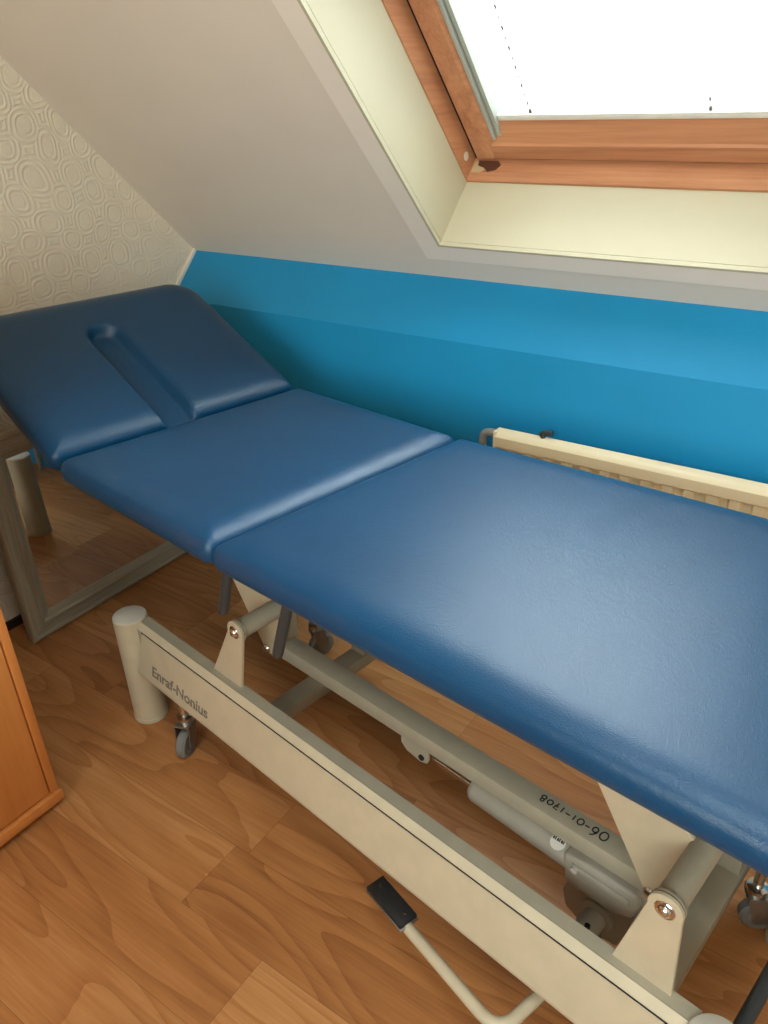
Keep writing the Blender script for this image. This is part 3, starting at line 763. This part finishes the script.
# motor housing with its rounded lower foot
mot = prism([(-0.345, 0.240), (-0.338, 0.186), (-0.318, 0.176), (-0.312, 0.184), (-0.262, 0.182), (-0.234, 0.198), (-0.226, 0.226), (-0.234, 0.246), (-0.300, 0.246)], 1, VM-0.024, VM+0.024, 0.006, 3)
motor = cobj('motor_housing', mot, M['motor'])
cobj('housing_rib', box(-0.328, -0.240, VM-0.0275, VM-0.022, 0.222, 0.234, 0.002), M['motor'], parent=motor)
cobj('housing_screw', cyl((-0.322, VM-0.031, 0.227), (-0.322, VM-0.022, 0.227), 0.005, 12), M['cap'], parent=motor)
ft = prism([(-0.330, 0.190), (-0.345, 0.150), (-0.338, 0.118), (-0.300, 0.098), (-0.255, 0.104), (-0.228, 0.140), (-0.215, 0.195), (-0.216, 0.236), (-0.236, 0.240), (-0.238, 0.205), (-0.262, 0.192)], 1, VM-0.012, VM+0.012, 0.004, 2)
foot = cobj('motor_bracket', ft, M['motor'])
cobj('pivot_boss', lathe([(0, 0), (0.026, 0), (0.026, 0.008), (0.021, 0.010), (0.0175, 0.011), (0.0175, 0.064), (0.016, 0.066), (0, 0.066)], (-0.286, VM-0.010, 0.148), (-0.286, -1, 0.148), 28), M['motor'], parent=foot)
cobj('boss_hole', cyl((-0.282, VM-0.052, 0.160), (-0.282, VM-0.050, 0.168), 0.0042, 12), M['black'], parent=foot)
# round sticker
sn = Vector((0, -0.50, 0.866)).normalized(); sc0 = Vector((-0.360, VM, 0.2178))+sn*0.0224
stk = lathe([(0, 0), (0.0115, 0), (0.0115, 0.0008), (0, 0.0008)], sc0, sc0+sn, 28)
st = cobj('round_sticker', stk, M['label'], parent=act, label='round silver sticker with black print')
bmk = new()
dirn = sn; rt = Vector((1, 0, 0)); upv = Vector((0, 0.866, 0.50)).normalized()
for k, (wd, hh_) in enumerate(((3, 4), (2, 5), (3, 4), (2, 5), (3, 4), (2, 4))):
    q = sc0+dirn*0.0009+rt*(-0.0095+k*0.0033)+upv*0.001
    c = box(0, wd*0.0009, 0, hh_*0.0011, 0, 0.0003)
    join(bmk, c, Matrix(((rt.x, upv.x, dirn.x, q.x), (rt.y, upv.y, dirn.y, q.y), (rt.z, upv.z, dirn.z, q.z), (0, 0, 0, 1))))
cobj('sticker_print', bmk, M['ink'], parent=st, smooth=False)

# castors
def caster(u, v, ang, sc_=1.0):
    ca = Matrix.Translation((u, v, 0)) @ Matrix.Rotation(ang, 4, 'Z')
    T = lambda bm: join(new(), bm, ca)
    off = 0.012; rw = 0.030
    w = cobj('caster', T(lathe([(0.010, 0), (rw-0.004, 0), (rw, 0.004), (rw, 0.017), (rw-0.004, 0.021), (0.010, 0.021)], (off, -0.0105, rw), (off, 1, rw), 36)), M['wheel'], label='grey swivel castor')
    cobj('hub', T(lathe([(0, 0), (0.005, 0), (0.006, 0.003), (0.018, 0.003), (0.018, 0.024), (0.006, 0.024), (0.005, 0.027), (0, 0.027)], (off, -0.0135, rw), (off, 1, rw), 28)), M['hub'], parent=w)
    fk = new()
    for s in (-1, 1):
        pts = [(-0.012, 0.078), (-0.012, 0.066), (off-0.010, rw-0.004), (off, rw-0.009), (off+0.010, rw), (0.020, 0.066), (0.020, 0.078)]
        join(fk, prism(pts, 1, s*0.0155-0.0012, s*0.0155+0.0012))
    join(fk, box(-0.012, 0.020, -0.0165, 0.0165, 0.074, 0.079, 0.001))
    cobj('fork', T(fk), M['zinc'], parent=w, smooth=False)
    cobj('stem', T(lathe([(0, 0), (0.013, 0), (0.013, 0.006), (0.016, 0.007), (0.016, 0.014), (0.008, 0.016), (0.008, 0.095), (0, 0.095)], (0, 0, 0.079), (0, 0, 1), 20)), M['steel'], parent=w)
caster(-1.142, 0.575, R(-62)); caster(-1.172, 0.962, R(70)); caster(-0.140, 0.955, R(35)); caster(-0.190, 0.575, R(200))
# dark tubes hanging under the front edge
for a, b in (((-0.866, 0.56, 0.596), (-0.912, 0.56, 0.467)), ((-0.726, 0.56, 0.596), (-0.778, 0.56, 0.450))):
    cobj('hanging_tube', lathe([(0, 0), (0.007, 0), (0.0088, 0.003), (0.0088, 0.14), (0, 0.14)], b, a, 18), M['darktube'], label='dark grey rod hanging under the cushion edge')
# foot lever with its black pad
lev = cobj('foot_lever', tube(smooth_path([(-0.515, 0.5405, 0.092), (-0.310, 0.506, 0.095), (-0.285, 0.66, 0.100)], 0.035), 0.0092, 18), M['cream'])
dl = (Vector((-0.310, 0.506, 0))-Vector((-0.512, 0.540, 0))).normalized(); nl = Vector((-dl.y, dl.x, 0))
PM = Matrix(((dl.x, nl.x, 0, -0.540), (dl.y, nl.y, 0, 0.5465), (0, 0, 1, 0.092), (0, 0, 0, 1)))
cobj('pad_plate', join(new(), box(-0.046, 0.043, -0.0175, 0.0175, 0.0035, 0.0078, 0.0008), PM), M['zinc'], parent=lev)
pd = cobj('foot_pad', join(new(), box(-0.044, 0.041, -0.0165, 0.0165, 0.0075, 0.0165, 0.0018), PM), M['rubber'], parent=lev, label='black rubber foot pad')
for x in (-0.032, 0.029):
    cobj('pad_screw', join(new(), lathe([(0.0025, 0), (0.0022, 0.001), (0, 0.0014)], (x, 0.002, 0.0163), (x, 0.002, 1), 12), PM), M['steel'], parent=lev)
cobj('pedal_shaft', cyl((-0.285, 0.615, 0.100), (-0.285, 0.930, 0.100), 0.0115, 18), M['greyc'])
for v in (0.625, 0.915): cobj('shaft_hanger', box(-0.297, -0.273, v-0.004, v+0.004, 0.088, 0.175), M['greyc'])
cobj('foot_bar', tube([(-0.080, 0.620, 0.100), (-0.0715, 0.940, 0.100)], 0.0105, 18), M['darktube'], label='dark grey steel foot bar')
for v in (0.612, 0.932): cobj('bar_mount', box(-0.088, -0.060, v-0.006, v+0.014, 0.088, 0.20), M['greyc'])

# ------------------------------------------------------------------ sky, portal, camera
w = bpy.data.worlds.new('overcast_sky'); sc.world = w; w.use_nodes = True
nt = w.node_tree; nt.nodes.clear()
out = nt.nodes.new('ShaderNodeOutputWorld'); bg = nt.nodes.new('ShaderNodeBackground')
tc = nt.nodes.new('ShaderNodeTexCoord'); nz = nt.nodes.new('ShaderNodeTexNoise'); rp = nt.nodes.new('ShaderNodeValToRGB')
sx = nt.nodes.new('ShaderNodeSeparateXYZ'); ad = nt.nodes.new('ShaderNodeMath'); ad.operation = 'MULTIPLY_ADD'
nz.inputs['Scale'].default_value = 1.5
nt.links.new(tc.outputs['Generated'], nz.inputs['Vector']); nt.links.new(tc.outputs['Generated'], sx.inputs[0])
ad.inputs[1].default_value = 0.12; nt.links.new(nz.outputs[0], ad.inputs[0]); nt.links.new(sx.outputs[2], ad.inputs[2])
nt.links.new(ad.outputs[0], rp.inputs[0])
rp.color_ramp.elements[0].position = 0.25; rp.color_ramp.elements[0].color = (1.0, 0.93, 0.83, 1)     # hazy horizon
rp.color_ramp.elements[1].position = 0.55; rp.color_ramp.elements[1].color = (0.90, 0.96, 1.0, 1)     # overcast sky
nt.links.new(rp.outputs[0], bg.inputs[0]); bg.inputs[1].default_value = 12.5
nt.links.new(bg.outputs[0], out.inputs[0])
p2 = bpy.data.lights.new('added_window_portal', 'AREA'); p2.shape = 'RECTANGLE'; p2.size = (BX1-BX0)*K; p2.size_y = (BZ1-BZ0)*K; p2.cycles.is_portal = True
o2 = bpy.data.objects.new('added_window_portal', p2); COL.objects.link(o2)
o2.location = ((BX0+BX1)/2*K, (YB-0.055)*K, (BZ0+BZ1)/2*K); o2.rotation_euler = (R(90), 0, 0)
p3 = bpy.data.lights.new('added_skylight_portal', 'AREA'); p3.shape = 'RECTANGLE'; p3.size = (OX1-OX0)*K; p3.size_y = (OY1-OY0)*K; p3.cycles.is_portal = True
o3 = bpy.data.objects.new('added_skylight_portal', p3); COL.objects.link(o3); o3.location = ((OX0+OX1)/2*K, (OY0+OY1)/2*K, (ZC+0.055)*K)
pl = bpy.data.lights.new('roof_window_portal', 'AREA'); pl.shape = 'RECTANGLE'
pl.size = (sx1-sx0)*K; pl.size_y = (st1-st0)*K; pl.cycles.is_portal = True
po = bpy.data.objects.new('roof_window_portal', pl); COL.objects.link(po)
ctr = slope((sx0+sx1)/2, (st0+st1)/2, SD+0.056)*K
m3 = Matrix((Vector((1, 0, 0)), UP*-1, OUT*1)).transposed()       # local -z looks into the room
if m3.determinant() < 0: m3 = Matrix((Vector((1, 0, 0)), UP, OUT)).transposed()
po.matrix_world = Matrix.Translation(ctr) @ m3.to_4x4()

cam = bpy.data.cameras.new('camera'); co = bpy.data.objects.new('camera', cam); COL.objects.link(co)
ya, pi_, ro = R(35.207), R(28.34), R(1.922)
fw = Vector((-math.sin(ya)*math.cos(pi_), math.cos(ya)*math.cos(pi_), -math.sin(pi_)))
rg = Vector((math.cos(ya), math.sin(ya), 0)); dn = fw.cross(rg)
r2 = rg*math.cos(ro)+dn*math.sin(ro); d2 = -rg*math.sin(ro)+dn*math.cos(ro)
mt = Matrix((r2, -d2, -fw)).transposed().to_4x4(); mt.translation = Vector((0, 0, 1.2*K))
co.matrix_world = mt
cam.sensor_fit = 'VERTICAL'; cam.sensor_height = 36.0; cam.lens = 778.7*36.0/1024.0
cam.clip_start = 0.05
sc.camera = co
sc.view_settings.view_transform = 'Standard'; sc.view_settings.look = 'None'
sc.view_settings.exposure = 0.44; sc.view_settings.gamma = 1.0
sc.view_settings.use_curve_mapping = False
sc.cycles.use_denoising = True
sc.cycles.max_bounces = 10; sc.cycles.diffuse_bounces = 6; sc.cycles.transparent_max_bounces = 12
sc.cycles.sample_clamp_indirect = 6.0
